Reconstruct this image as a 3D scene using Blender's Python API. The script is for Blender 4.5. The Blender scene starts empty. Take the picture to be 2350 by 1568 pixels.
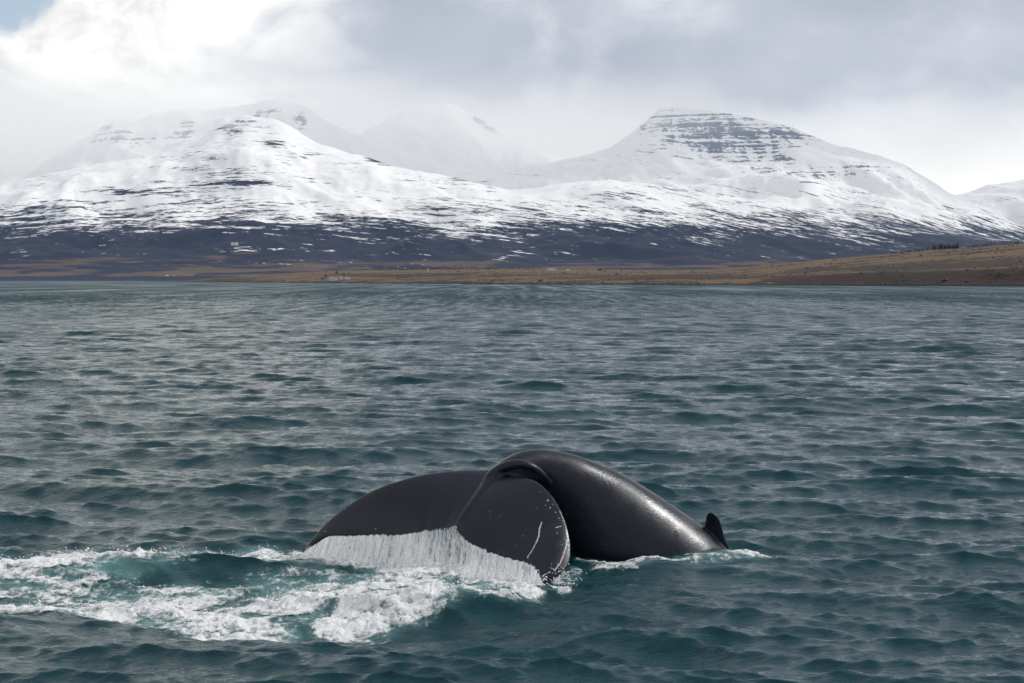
import bpy, bmesh, math, random
import numpy as np
from mathutils import Vector, Matrix

rng = np.random.default_rng(7)
random.seed(7)
sc = bpy.context.scene
C = sc.collection

# ------------------------------------------------------------------ camera
CAM_H = 4.7
PITCH = math.radians(2.265)
cam_d = bpy.data.cameras.new('camera')
cam_d.sensor_width = 36.0
cam_d.lens = 55.0
cam_d.clip_start = 0.1
cam_d.clip_end = 120000.0
cam = bpy.data.objects.new('camera', cam_d)
C.objects.link(cam)
cam.location = (0, 0, CAM_H)
cam.rotation_euler = (math.pi / 2 - PITCH, 0, 0)
sc.camera = cam
FP = 3590.3            # focal length in units of the survey sheet (2350 wide)
YH = 642.0             # horizon row on that sheet

# ------------------------------------------------------------------ sun, sky, exposure
SUN_AZ = math.radians(72.0)      # right of the view axis
SUN_EL = math.radians(37.0)
sd = bpy.data.lights.new('sun', 'SUN')
sd.energy = 2.0
sd.angle = math.radians(8)
sd.color = (1.0, 0.95, 0.88)
sun = bpy.data.objects.new('sun', sd)
C.objects.link(sun)
sdir = Vector((math.sin(SUN_AZ) * math.cos(SUN_EL), math.cos(SUN_AZ) * math.cos(SUN_EL), math.sin(SUN_EL)))
sun.rotation_euler = sdir.to_track_quat('Z', 'Y').to_euler()
sun.location = (0, 0, 200)

sc.view_settings.view_transform = 'Standard'
sc.view_settings.look = 'None'
sc.view_settings.exposure = 0.3
sc.view_settings.gamma = 1.0
sc.view_settings.use_curve_mapping = False
sc.render.engine = 'CYCLES'
sc.cycles.max_bounces = 6
sc.cycles.diffuse_bounces = 2
sc.cycles.glossy_bounces = 3
sc.cycles.transparent_max_bounces = 16
sc.cycles.volume_bounces = 5
sc.cycles.use_denoising = True


class NT:
    """small node-tree helper"""
    def __init__(self, tree):
        self.t = tree
        tree.nodes.clear()

    def n(self, kind, **kw):
        nd = self.t.nodes.new(kind)
        for k, v in kw.items():
            setattr(nd, k, v)
        return nd

    def put(self, sock, v):
        if hasattr(v, 'is_linked') or isinstance(v, bpy.types.NodeSocket):
            self.t.links.new(v, sock)
        elif v is not None:
            if isinstance(v, (tuple, list)) and len(v) == 3 and sock.type == 'RGBA':
                v = (*v, 1.0)
            sock.default_value = v

    def m(self, op, a, b=None, c=None, clamp=False):
        nd = self.n('ShaderNodeMath', operation=op, use_clamp=clamp)
        self.put(nd.inputs[0], a)
        if b is not None:
            self.put(nd.inputs[1], b)
        if c is not None:
            self.put(nd.inputs[2], c)
        return nd.outputs[0]

    def ss(self, v, a, b, lo=0.0, hi=1.0):
        nd = self.n('ShaderNodeMapRange', interpolation_type='SMOOTHSTEP')
        self.put(nd.inputs['Value'], v)
        self.put(nd.inputs['From Min'], a); self.put(nd.inputs['From Max'], b)
        self.put(nd.inputs['To Min'], lo); self.put(nd.inputs['To Max'], hi)
        return nd.outputs['Result']

    def lin(self, v, a, b, lo=0.0, hi=1.0):
        nd = self.n('ShaderNodeMapRange')
        self.put(nd.inputs['Value'], v)
        nd.inputs['From Min'].default_value = a; nd.inputs['From Max'].default_value = b
        nd.inputs['To Min'].default_value = lo; nd.inputs['To Max'].default_value = hi
        return nd.outputs['Result']

    def mix(self, f, a, b):
        nd = self.n('ShaderNodeMix', data_type='RGBA')
        self.put(nd.inputs[0], f); self.put(nd.inputs[6], a); self.put(nd.inputs[7], b)
        return nd.outputs[2]

    def noise(self, vec, scale, detail=4.0, rough=0.5, dist=0.0, lac=2.0):
        nd = self.n('ShaderNodeTexNoise')
        self.put(nd.inputs['Vector'], vec)
        nd.inputs['Scale'].default_value = scale; nd.inputs['Detail'].default_value = detail
        nd.inputs['Roughness'].default_value = rough; nd.inputs['Distortion'].default_value = dist
        nd.inputs['Lacunarity'].default_value = lac
        return nd.outputs[0]

    def vmul(self, v, s, add=(0, 0, 0)):
        nd = self.n('ShaderNodeVectorMath', operation='MULTIPLY_ADD')
        self.put(nd.inputs[0], v); nd.inputs[1].default_value = s; nd.inputs[2].default_value = add
        return nd.outputs[0]

    def attr(self, name):
        return self.n('ShaderNodeAttribute', attribute_name=name).outputs['Fac']


world = bpy.data.worlds.new('World')
sc.world = world
world.use_nodes = True


def build_world():
    w = NT(world.node_tree)
    tc = w.n('ShaderNodeTexCoord').outputs['Generated']
    sky = w.n('ShaderNodeTexSky', sky_type='NISHITA')
    sky.sun_disc = False
    sky.sun_elevation = SUN_EL
    sky.sun_rotation = SUN_AZ
    sky.air_density = 1.2
    sky.dust_density = 1.5
    xyz = w.n('ShaderNodeSeparateXYZ'); w.put(xyz.inputs[0], tc)
    X, Y, Z = xyz.outputs
    az = w.m('ARCTAN2', X, Y)
    el = w.m('ARCSINE', Z)
    # cloud detail, flattened towards the horizon
    v1 = w.vmul(tc, (1.0, 1.0, 1.7))
    nbig = w.noise(v1, 7.0, 6.0, 0.55, 0.5)
    nfine = w.noise(w.vmul(tc, (1.0, 1.0, 1.4), (3.1, 1.7, 0.4)), 17.0, 9.0, 0.6, 0.55)
    nmid = w.noise(w.vmul(tc, (1.0, 1.0, 2.2), (7.3, 2.2, 5.0)), 4.0, 5.0, 0.5, 0.2)
    # thicker, greyer cloud away from the sun's side and above the low bright band
    side = w.ss(az, -0.24, -0.02)
    up = w.ss(el, 0.085, 0.135)
    base = w.m('MULTIPLY', w.m('MULTIPLY_ADD', side, 0.95, 0.06), w.m('MULTIPLY_ADD', up, 0.9, 0.08))
    pert = w.m('MULTIPLY_ADD', w.m('SUBTRACT', nbig, 0.5), 2.3, w.m('MULTIPLY', w.m('SUBTRACT', nfine, 0.5), 1.5))
    g = w.m('ADD', base, w.m('MULTIPLY', pert, w.m('MULTIPLY_ADD', up, 0.85, 0.15)))
    g = w.m('ADD', g, w.ss(el, 0.28, 0.85, 0.0, 0.75))
    g = w.ss(g, 0.0, 1.05)
    white = w.mix(w.ss(nfine, 0.3, 0.62), (7.0, 6.85, 6.6), (11.6, 11.2, 10.5))
    white2 = w.mix(w.ss(nfine, 0.3, 0.65), (8.0, 7.95, 7.85), (9.4, 9.25, 9.0))
    white = w.mix(side, white, white2)
    grey = w.mix(w.ss(nmid, 0.35, 0.65), (4.2, 4.4, 5.0), (6.1, 6.2, 6.7))
    cloud = w.mix(g, white, grey)
    # the open, sunlit air low behind the mountains
    cloud = w.mix(w.ss(el, 0.10, 0.05, 0.0, 0.85), cloud, (12.8, 12.2, 11.2))
    # openings to the blue
    dx = w.m('SUBTRACT', az, -0.335); dy = w.m('SUBTRACT', el, 0.185)
    dist = w.m('SQRT', w.m('ADD', w.m('MULTIPLY', dx, dx), w.m('MULTIPLY', w.m('MULTIPLY', dy, dy), 2.2)))
    hole = w.m('ADD', w.ss(dist, 0.10, 0.025), w.m('MULTIPLY_ADD', w.m('SUBTRACT', nfine, 0.5), 1.2, w.m('MULTIPLY', w.m('SUBTRACT', nbig, 0.5), 0.8)))
    hole = w.ss(hole, 0.38, 0.62)
    blue = w.mix(0.8, sky.outputs[0], (4.2, 5.1, 6.2))
    col = w.mix(w.m('MULTIPLY', hole, 0.95), cloud, blue)
    col = w.mix(w.ss(Z, -0.02, -0.15), col, (0.6, 1.2, 1.3))
    bg = w.n('ShaderNodeBackground')
    w.put(bg.inputs['Color'], col); bg.inputs['Strength'].default_value = 0.095
    out = w.n('ShaderNodeOutputWorld')
    w.put(out.inputs['Surface'], bg.outputs[0])


build_world()

# ------------------------------------------------------------------ numeric helpers

def at(px, py, depth):
    """survey direction + true distance -> point in metres"""
    a = (px - 1175.0) / FP
    b = -(py - 784.0) / FP
    cp, sp = math.cos(PITCH), math.sin(PITCH)
    d = np.array([a, cp + b * sp, -sp + b * cp])
    d = d / d[1] * depth
    return d + np.array([0, 0, CAM_H])


def on_water(px, py):
    a = (px - 1175.0) / FP
    b = -(py - 784.0) / FP
    cp, sp = math.cos(PITCH), math.sin(PITCH)
    d = np.array([a, cp + b * sp, -sp + b * cp])
    t = -CAM_H / d[2]
    return d[:2] * t


def survey(P):
    P = np.asarray(P, float)
    cp, sp = math.cos(PITCH), math.sin(PITCH)
    x, y, z = P[..., 0], P[..., 1], P[..., 2] - CAM_H
    f = y * cp - z * sp
    u = y * sp + z * cp
    return 1175 + FP * x / f, 784 - FP * u / f


def hsh(ix, iy, seed):
    h = (ix.astype(np.int64) * 374761393 + iy.astype(np.int64) * 668265263 + seed * 144269504) & 0xFFFFFFFF
    h = ((h ^ (h >> 13)) * 1274126177) & 0xFFFFFFFF
    h = h ^ (h >> 16)
    return h


def pnoise(x, y, seed=0):
    x = np.asarray(x, float); y = np.asarray(y, float)
    ix = np.floor(x); iy = np.floor(y)
    fx = x - ix; fy = y - iy
    ix = ix.astype(np.int64); iy = iy.astype(np.int64)
    u = fx * fx * fx * (fx * (fx * 6 - 15) + 10)
    v = fy * fy * fy * (fy * (fy * 6 - 15) + 10)

    def g(dx, dy):
        a = (hsh(ix + dx, iy + dy, seed) & 1023) * (2 * math.pi / 1024)
        return np.cos(a) * (fx - dx) + np.sin(a) * (fy - dy)
    n00, n10, n01, n11 = g(0, 0), g(1, 0), g(0, 1), g(1, 1)
    return 1.5 * ((n00 * (1 - u) + n10 * u) * (1 - v) + (n01 * (1 - u) + n11 * u) * v)


def fbm(x, y, oct=4, seed=0, gain=0.5, ridged=False, billow=False):
    s = 0; a = 1.0; t = 0
    for o in range(oct):
        n = pnoise(x * 2 ** o + 13.7 * o, y * 2 ** o - 7.1 * o, seed + o)
        if ridged:
            n = 1 - 2 * np.abs(n)
        if billow:
            n = 2 * np.abs(n) - 1
        s = s + a * n; t += a; a *= gain
    return s / t


def sstep(a, b, x):
    t = np.clip((x - a) / (b - a), 0, 1)
    return t * t * (3 - 2 * t)


def catmull(pts, n):
    P = np.asarray(pts, float)
    P = np.vstack([2 * P[0] - P[1], P, 2 * P[-1] - P[-2]])
    m = len(P) - 3
    out = []
    for q in np.linspace(0, m - 1e-9, n):
        i = int(q); t = q - i
        p0, p1, p2, p3 = P[i:i + 4]
        out.append(0.5 * ((2 * p1) + (-p0 + p2) * t + (2 * p0 - 5 * p1 + 4 * p2 - p3) * t * t + (-p0 + 3 * p1 - 3 * p2 + p3) * t ** 3))
    return np.array(out)


def grid_faces(nr, nc, wrap=False):
    i = np.arange(nr - 1)[:, None]; j = np.arange(nc if wrap else nc - 1)[None, :]
    j2 = (j + 1) % nc
    return np.stack([i * nc + j, i * nc + j2, (i + 1) * nc + j2, (i + 1) * nc + j], -1).reshape(-1, 4)


def mesh_np(name, V, F, smooth=True, attrs=None):
    me = bpy.data.meshes.new(name)
    V = np.ascontiguousarray(V, np.float32); F = np.ascontiguousarray(F, np.int32)
    me.vertices.add(len(V)); me.vertices.foreach_set('co', V.ravel())
    k = F.shape[1]
    me.loops.add(F.size); me.loops.foreach_set('vertex_index', F.ravel())
    me.polygons.add(len(F))
    me.polygons.foreach_set('loop_start', np.arange(len(F), dtype=np.int32) * k)
    me.polygons.foreach_set('loop_total', np.full(len(F), k, np.int32))
    me.polygons.foreach_set('use_smooth', np.full(len(F), smooth))
    for n, a in (attrs or {}).items():
        at_ = me.attributes.new(n, 'FLOAT', 'POINT')
        at_.data.foreach_set('value', np.ascontiguousarray(a, np.float32).ravel())
    me.update(calc_edges=True)
    me.validate()
    return me


def add(name, me, mat, parent=None, label=None, cat=None, group=None, kind=None):
    o = bpy.data.objects.new(name, me)
    C.objects.link(o)
    if mat is not None and me is not None:
        if len(me.materials) == 0:
            me.materials.append(mat)
    if parent:
        o.parent = parent
    for k, v in (('label', label), ('category', cat), ('group', group), ('kind', kind)):
        if v:
            o[k] = v
    return o


def new_mat(name):
    m = bpy.data.materials.new(name)
    m.use_nodes = True
    return m, NT(m.node_tree)


def finish(nt, shader, disp=None):
    out = nt.n('ShaderNodeOutputMaterial')
    nt.put(out.inputs['Surface'], shader)


def principled(nt, **kw):
    b = nt.n('ShaderNodeBsdfPrincipled')
    for k, v in kw.items():
        nt.put(b.inputs[k.replace('_', ' ')], v)
    return b.outputs[0]


def bump(nt, h, strength=1.0, dist=1.0, normal=None):
    b = nt.n('ShaderNodeBump')
    nt.put(b.inputs['Strength'], strength); nt.put(b.inputs['Distance'], dist)
    nt.put(b.inputs['Height'], h)
    if normal is not None:
        nt.put(b.inputs['Normal'], normal)
    return b.outputs[0]


# ------------------------------------------------------------------ the sea surface
NW = 120
wl = np.exp(rng.uniform(math.log(0.2), math.log(11.0), NW))
wl.sort()
wind = math.radians(263)
ang = wind + rng.normal(0, 1.0, NW) * np.interp(wl, [0.2, 0.8, 2.0, 6.0], [0.66, 0.44, 0.29, 0.22])
kk = 2 * math.pi / wl
slope = np.interp(np.log(wl), np.log([0.2, 0.5, 1.2, 2.5, 4.5, 7, 11]), [0.046, 0.054, 0.044, 0.035, 0.025, 0.015, 0.006])
amp = slope / kk
pha = rng.uniform(0, 2 * math.pi, NW)

# capsules of white water, given by their ends on the sea, radius in metres, weight
CAPS = []
for (x0, y0, x1, y1, r, wt) in [
    (-330, 1335, 0, 1318, 1.25, 0.95), (0, 1318, 330, 1303, 1.15, 1.0), (330, 1303, 560, 1297, 0.85, 0.95), (560, 1300, 700, 1300, 0.7, 0.8),
    (-330, 1372, 60, 1380, 0.45, 1.0), (60, 1380, 330, 1400, 0.45, 0.95), (330, 1400, 610, 1428, 0.5, 0.85),
    (300, 1365, 720, 1345, 0.7, 0.74), (60, 1348, 420, 1372, 0.6, 0.68), (-300, 1350, 100, 1350, 0.6, 0.6), (500, 1390, 700, 1400, 0.6, 0.6),
    (640, 1388, 860, 1352, 0.85, 0.9), (860, 1352, 1030, 1325, 0.75, 0.85), (800, 1408, 1020, 1388, 0.6, 0.95), (1020, 1385, 1130, 1388, 0.4, 1.1), (1120, 1390, 1185, 1393, 0.2, 1.1),
    (880, 1352, 1060, 1365, 0.5, 1.0), (950, 1300, 1060, 1330, 0.5, 0.95),
    (690, 1285, 860, 1312, 0.3, 0.9), (860, 1314, 1010, 1328, 0.25, 0.85), (1010, 1334, 1150, 1356, 0.25, 0.85), (1130, 1352, 1215, 1360, 0.22, 1.0), (1262, 1352, 1290, 1362, 0.14, 0.9),
    (1460, 1306, 1512, 1304, 0.26, 0.8), (1690, 1286, 1738, 1291, 0.22, 0.75), (1400, 1300, 1640, 1288, 0.34, 0.6),
    (1320, 1288, 1460, 1292, 0.08, 0.7), (1530, 1292, 1690, 1283, 0.14, 0.6), (1310, 1300, 1312, 1345, 0.16, 0.6),
]:
    CAPS.append((on_water(x0, y0), on_water(x1, y1), r, wt))


def foam_field(x, y):
    m = np.zeros_like(x)
    wx = x + 0.35 * pnoise(x * 0.9, y * 0.9, 31); wy = y + 0.3 * pnoise(x * 0.9, y * 0.9, 47)
    for a, b, r, wt in CAPS:
        ab = b - a; L = max(1e-6, ab @ ab)
        t = np.clip(((wx - a[0]) * ab[0] + (wy - a[1]) * ab[1]) / L, 0, 1)
        d = np.hypot(wx - a[0] - t * ab[0], wy - a[1] - t * ab[1])
        m = np.maximum(m, wt * np.clip(1.35 - d / r, 0, 1))
    return m


def sea_disp(x, y, spacing):
    """Gerstner sum; returns displaced points"""
    X = x.astype(np.float32).copy(); Y = y.astype(np.float32).copy(); Z = np.zeros_like(X)
    xs = x.astype(np.float32); ys = y.astype(np.float32)
    sp = spacing.astype(np.float32)
    # the smooth slick the whale leaves on the near right of its tail
    slick = np.exp(-(((xs - 1.9) / 2.3) ** 2 + ((ys - 24.6) / 1.7) ** 2)).astype(np.float32)
    gust = (1.0 + 0.28 * fbm(xs / 42, ys / 60, 2, 5)).astype(np.float32)
    for i in range(NW):
        w = np.clip((wl[i] / sp - 2.0) / 2.0, 0, 1)
        if wl[i] < 2.6:
            w = w * (1 - 0.6 * slick) * gust
        if not np.any(w > 0):
            continue
        dx, dy = math.cos(ang[i]), math.sin(ang[i])
        ph = (xs * np.float32(dx) + ys * np.float32(dy)) * np.float32(kk[i]) + np.float32(pha[i])
        a = np.float32(amp[i]) * w
        c = np.cos(ph); s = np.sin(ph)
        Z += a * c
        X -= a * np.float32(1.1 * dx) * s; Y -= a * np.float32(1.1 * dy) * s
    # piled-up water round the tail
    near = (ys < 40) & (ys > 15)
    if np.any(near):
        xx = xs[near].astype(float); yy = ys[near].astype(float)
        b = np.zeros_like(xx)
        for (px, py, sx, sy, h) in [(120, 1318, 2.4, 0.45, 0.22), (480, 1308, 1.6, 0.4, 0.16), (1000, 1392, 1.2, 0.45, 0.16), (1490, 1305, 0.5, 0.3, 0.12),
                                    (1640, 1284, 0.9, 0.45, 0.2), (1370, 1330, 0.9, 0.5, -0.12), (1262, 1362, 0.5, 0.6, -0.16), (700, 1350, 1.2, 0.3, -0.08)]:
            c = on_water(px, py)
            b += h * np.exp(-((xx - c[0]) / sx) ** 2 - ((yy - c[1]) / sy) ** 2)
        Z[near] += b.astype(np.float32)
    return np.stack([X, Y, Z], -1)


def sea_material():
    m, nt = new_mat('sea_water')
    geo = nt.n('ShaderNodeNewGeometry')
    P = geo.outputs['Position']
    far = nt.attr('far'); milk = nt.attr('milk')
    n_small = nt.noise(nt.vmul(P, (1.0, 1.7, 1.0)), 6.0, 5.0, 0.6, 0.4)
    n_mid = nt.noise(nt.vmul(P, (0.8, 1.1, 0.3)), 1.1, 5.0, 0.58, 0.3)
    n_big = nt.noise(nt.vmul(P, (0.7, 1.0, 0.3)), 0.28, 4.0, 0.55, 0.2)
    gust = nt.noise(nt.vmul(P, (1.0, 0.22, 1.0)), 0.02, 9.0, 0.62, 0.3)
    st_m = nt.noise(nt.vmul(P, (0.45, 0.035, 0.0)), 1.0, 5.0, 0.6, 0.0)
    st_f = nt.noise(nt.vmul(P, (0.11, 0.0035, 0.0)), 1.0, 5.0, 0.65, 0.0)
    fw = nt.attr('remote')
    gust = nt.m('MULTIPLY_ADD', nt.m('SUBTRACT', nt.m('ADD', nt.m('MULTIPLY', st_f, fw), nt.m('MULTIPLY', st_m, nt.m('SUBTRACT', 1.0, fw))), 0.5), 1.5, gust)
    n_group = nt.noise(nt.vmul(P, (1.0, 0.30, 1.0)), 0.05, 9.0, 0.5, 0.3)
    h = nt.m('MULTIPLY', n_small, 0.04)
    h = nt.m('ADD', h, nt.m('MULTIPLY', n_mid, nt.m('MULTIPLY_ADD', far, 0.26, 0.05)))
    h = nt.m('ADD', h, nt.m('MULTIPLY', n_big, nt.m('MULTIPLY', far, 0.8)))
    h = nt.m('ADD', h, nt.m('MULTIPLY', n_group, nt.m('MULTIPLY', nt.attr('farther'), 12.0)))
    nrm = bump(nt, h, nt.ss(gust, 0.3, 0.7, 0.55, 1.0), 1.0)
    deep = (0.005, 0.039, 0.049)
    col = nt.mix(milk, deep, (0.16, 0.34, 0.33))
    rough = nt.m('MULTIPLY_ADD', nt.attr('farther'), nt.ss(gust, 0.3, 0.7, 0.26, 0.70), 0.04)
    sh = principled(nt, Base_Color=col, Roughness=rough, IOR=1.333, Normal=nrm, Specular_IOR_Level=0.27)
    finish(nt, sh)
    return m


def build_sea():
    th_f = np.radians(np.linspace(-24, 24, 620))
    th = np.concatenate([np.radians(np.arange(-180, -25, 5.0)), th_f, np.radians(np.arange(30, 180, 5.0))])
    r = [0.5, 1, 2, 4, 7, 10, 12.5, 14.5]
    while r[-1] < 720:
        r.append(r[-1] + max(0.055, 0.0030 * r[-1]))
    r = np.concatenate([r, np.geomspace(r[-1] * 1.006, 18000, 130)])
    R, T = np.meshgrid(r, th, indexing='ij')
    x = (R * np.sin(T)).ravel(); y = (R * np.cos(T)).ravel()
    dr = np.gradient(r)
    dth = np.gradient(th)
    spac = np.maximum(np.abs(dr)[:, None] * 0.8, (R * dth[None, :]) * 0.8).ravel()
    P = sea_disp(x, y, spac)
    rr = R.ravel()
    far = sstep(22, 110, rr)
    milk = np.zeros_like(x)
    nr_ = (rr < 32) & (rr > 17) & (x < 6) & (x > -12) & (y > 0)
    m = foam_field(x[nr_], y[nr_])
    milk[nr_] = sstep(0.1, 1.1, m + 0.4 * fbm(x[nr_] * 1.3, y[nr_] * 1.3, 4, 71)) * 0.75
    F = grid_faces(len(r), len(th), wrap=True)
    me = mesh_np('sea', P, F[:, ::-1], True, {'far': far, 'farther': sstep(45, 420, rr), 'remote': sstep(250, 800, rr), 'milk': milk})
    add('sea', me, sea_material(), kind='structure', label='dark teal rippled fjord water')


build_sea()

# ------------------------------------------------------------------ mountains
XS = lambda px: (np.asarray(px, float) - 1175.0) / FP


def prof(pts):
    p = np.array(pts, float)

    def f(px):
        # smooth the piecewise profile a little
        w = [0.08, 0.2, 0.44, 0.2, 0.08]; o = [-9, -4.5, 0, 4.5, 9]
        return sum(a * np.interp(px + b, p[:, 0], p[:, 1]) for a, b in zip(w, o))
    return f


def mountain_h(crest, D, foot, power, back, seed, amp_n=1.0, warp=0.0, rid=95.0):
    def H(u, y):
        px = 1175 + u * FP
        x = u * y
        Dl = D(px) if callable(D) else D
        hc = (YH - crest(px + warp * (Dl - y) / 1000.0)) / FP * Dl + CAM_H
        t = (y - foot) / (Dl - foot)
        tt = np.clip(t, 0, 1)
        up = hc * tt ** power
        dn = hc * (1 - np.clip((y - Dl) / back, 0, 1) ** 1.4 * 1.02)
        h = np.where(t <= 1, up, dn)
        # spurs and gullies running down the slope, benches along it
        env = np.sin(np.clip(tt, 0, 1) * math.pi) ** 0.7 + 0.12
        wx = x + 260 * fbm(x / 1500.0, y / 1500.0, 3, seed + 3); wy = y + 260 * fbm(x / 1500.0, y / 1500.0, 3, seed + 5)
        n1 = fbm(wx / 900.0 + 0.25 * wy / 900, wy / 2600.0, 4, seed, 0.55)
        n2 = fbm(wx / 1500.0, wy / 420.0, 5, seed + 9, 0.55)
        r1 = fbm(wx / 1000.0 + 0.3 * wy / 1000, wy / 2100.0, 5, seed + 40, 0.5, ridged=True) - 0.1
        h = h + amp_n * env * (40 * n1 + 30 * n2 + rid * r1) * np.clip(hc / 500.0, 0.15, 1.3) * np.clip(tt * 3, 0, 1)
        h = h + amp_n * 9.0 * fbm(wx / 220.0, wy / 420.0, 4, seed + 60, 0.55, ridged=True) * np.clip(tt * 2, 0, 1) * np.clip(hc / 500.0, 0.1, 1)
        h = h + amp_n * 4.0 * fbm(x / 160.0, y / 160.0, 3, seed + 21) * np.clip(tt * 2, 0, 1)
        return np.where(t < 0, -6.0 + 0 * h, h)
    return H


def terrain(name, H, px0, px1, na, y0, y1, nr, mat, label, extra=None, spacing_pow=1.0):
    u = XS(np.linspace(px0, px1, na))
    ys = y0 + (y1 - y0) * np.linspace(0, 1, nr) ** spacing_pow
    U, Yg = np.meshgrid(u, ys)
    Z = H(U, Yg)
    V = np.stack([(U * Yg).ravel(), Yg.ravel(), Z.ravel()], -1)
    at_ = {}
    if extra:
        at_ = {k: f(V, U.ravel(), Yg.ravel()) for k, f in extra.items()}
    me = mesh_np(name, V, grid_faces(nr, na), True, at_)
    return add(name, me, mat, kind='structure', label=label)


def mountain_material(name, z_lo, z_hi, streak=1.0, fields=True, bare=0.0):
    m, nt = new_mat(name)
    geo = nt.n('ShaderNodeNewGeometry')
    P = geo.outputs['Position']
    xyz = nt.n('ShaderNodeSeparateXYZ'); nt.put(xyz.inputs[0], P)
    z = xyz.outputs[2]
    crag = nt.attr('crag')
    # the lava beds sag away from the summit on both sides
    dxs = nt.m('ADD', xyz.outputs[0], 1350.0)
    zb = nt.m('MULTIPLY_ADD', nt.m('MULTIPLY', dxs, dxs), 5.0e-5, z)
    cmb = nt.n('ShaderNodeCombineXYZ')
    nt.put(cmb.inputs[0], xyz.outputs[0]); nt.put(cmb.inputs[1], xyz.outputs[1]); nt.put(cmb.inputs[2], zb)
    PB = cmb.outputs[0]
    # patches drawn out along the contours: coarse across, fine in height
    a = nt.noise(nt.vmul(PB, (0.0045, 0.0026, 0.075)), 1.0, 6.0, 0.6, 0.3)
    b = nt.noise(nt.vmul(P, (0.0016, 0.0010, 0.009)), 1.0, 5.0, 0.55, 0.3)
    c = nt.noise(nt.vmul(PB, (0.020, 0.009, 0.30)), 1.0, 4.0, 0.6, 0.2)
    alt = nt.lin(z, z_lo, z_hi, -0.30, 0.26)
    # slow rise above the snow line so bare ribs thin out upwards
    alt2 = nt.m('MULTIPLY', nt.m('MAXIMUM', nt.m('SUBTRACT', z, z_hi), 0.0), 0.00012)
    alt = nt.m('ADD', nt.m('MINIMUM', alt, 0.26), alt2)
    s = nt.m('ADD', alt, nt.m('MULTIPLY', nt.m('SUBTRACT', a, 0.5), 1.35 * streak))
    s = nt.m('ADD', s, nt.m('MULTIPLY', nt.m('SUBTRACT', b, 0.5), 0.7))
    s = nt.m('ADD', s, nt.m('MULTIPLY', nt.m('SUBTRACT', c, 0.5), 1.15))
    # cliff bands in the crags: level strata broken by gullies
    strata = nt.noise(nt.vmul(P, (0.0011, 0.0011, 0.052)), 1.0, 3.0, 0.6, 0.15)
    chute = nt.noise(nt.vmul(P, (0.0085, 0.002, 0.0030)), 1.0, 4.0, 0.62, 0.8)
    rag = nt.noise(nt.vmul(P, (0.030, 0.012, 0.09)), 1.0, 4.0, 0.65, 0.2)
    cl = nt.m('ADD', nt.m('MULTIPLY', nt.m('SUBTRACT', strata, 0.5), 3.3), nt.m('MULTIPLY', nt.m('SUBTRACT', chute, 0.5), 3.0))
    cl = nt.m('ADD', cl, nt.m('MULTIPLY', nt.m('SUBTRACT', rag, 0.5), 2.3))
    cl = nt.m('ADD', cl, nt.m('MULTIPLY_ADD', crag, 0.85, -0.80))
    cl = nt.m('MULTIPLY', nt.ss(cl, 0.0, 0.16), nt.ss(crag, 0.04, 0.3))
    s = nt.m('SUBTRACT', s, nt.attr('bare'))
    s = nt.m('SUBTRACT', s, nt.ss(z, 110.0, 40.0, 0.0, 0.16))
    snow = nt.ss(s, -0.025, 0.03)
    snow = nt.m('MULTIPLY', snow, nt.m('SUBTRACT', 1.0, nt.m('MULTIPLY', cl, 0.85)))
    # heath, with the blue of the haze put into its colour, and old grass below
    f1 = nt.noise(nt.vmul(P, (0.0030, 0.0022, 0.05)), 1.0, 6.0, 0.62, 0.5)
    f2 = nt.noise(nt.vmul(P, (0.008, 0.004, 0.03)), 1.0, 4.0, 0.55, 0.2)
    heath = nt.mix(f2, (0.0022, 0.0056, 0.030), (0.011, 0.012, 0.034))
    grass = nt.mix(f2, (0.050, 0.034, 0.030), (0.140, 0.092, 0.060))
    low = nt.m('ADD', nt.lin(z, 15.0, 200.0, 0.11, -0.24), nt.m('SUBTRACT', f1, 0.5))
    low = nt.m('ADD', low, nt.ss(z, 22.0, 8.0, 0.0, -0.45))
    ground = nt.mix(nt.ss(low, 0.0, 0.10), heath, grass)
    ground = nt.mix(cl, ground, nt.mix(f2, (0.030, 0.050, 0.105), (0.075, 0.10, 0.165)))  # cliff rock, its colour also tinted with the haze's blue
    col = nt.mix(snow, ground, (0.84, 0.84, 0.835))
    nb = nt.noise(nt.vmul(P, (0.012, 0.012, 0.02)), 1.0, 6.0, 0.55)
    nrm = bump(nt, nb, 0.5, 14.0)
    sh = principled(nt, Base_Color=col, Roughness=0.85, Normal=nrm, Specular_IOR_Level=0.15)
    finish(nt, sh)
    return m


def px_attr(fn):
    def f(V, u, y):
        px, py = survey(V)
        return fn(px, py)
    return f


c1 = prof([(-700, 560), (-300, 480), (-120, 448), (0, 428), (125, 403), (350, 363), (450, 328), (510, 297), (545, 279), (568, 271), (600, 277), (630, 278), (665, 293), (725, 333), (800, 358), (850, 368),
           (900, 388), (1000, 404), (1115, 431), (1175, 440), (1280, 430), (1400, 416), (1500, 424), (1600, 443), (1775, 470), (1950, 500), (2125, 526), (2350, 556), (2600, 590), (3000, 600)])
D1 = lambda px: np.interp(px, [-700, 0, 570, 1175, 1500, 2350, 3000], [8800, 9000, 9500, 9200, 8900, 8300, 8200])
H1 = mountain_h(c1, D1, 5560.0, 1.55, 2600.0, 11)
bare1 = px_attr(lambda px, py: sum(h * np.exp(-((px - a) / sx) ** 2 - ((py - b) / sy) ** 2) for a, b, sx, sy, h in [(488, 361, 44, 9, .36), (275, 443, 34, 9, .36), (355, 441, 55, 7, .36), (625, 327, 40, 9, .32), (535, 305, 30, 16, .26), (450, 388, 90, 9, .26), (540, 420, 90, 7, .28), (690, 357, 40, 6, .26), (240, 430, 40, 7, .22), (860, 368, 30, 10, .32), (1050, 412, 80, 7, .25), (600, 400, 120, 30, .10), (1500, 445, 160, 16, .16)]))
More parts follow.
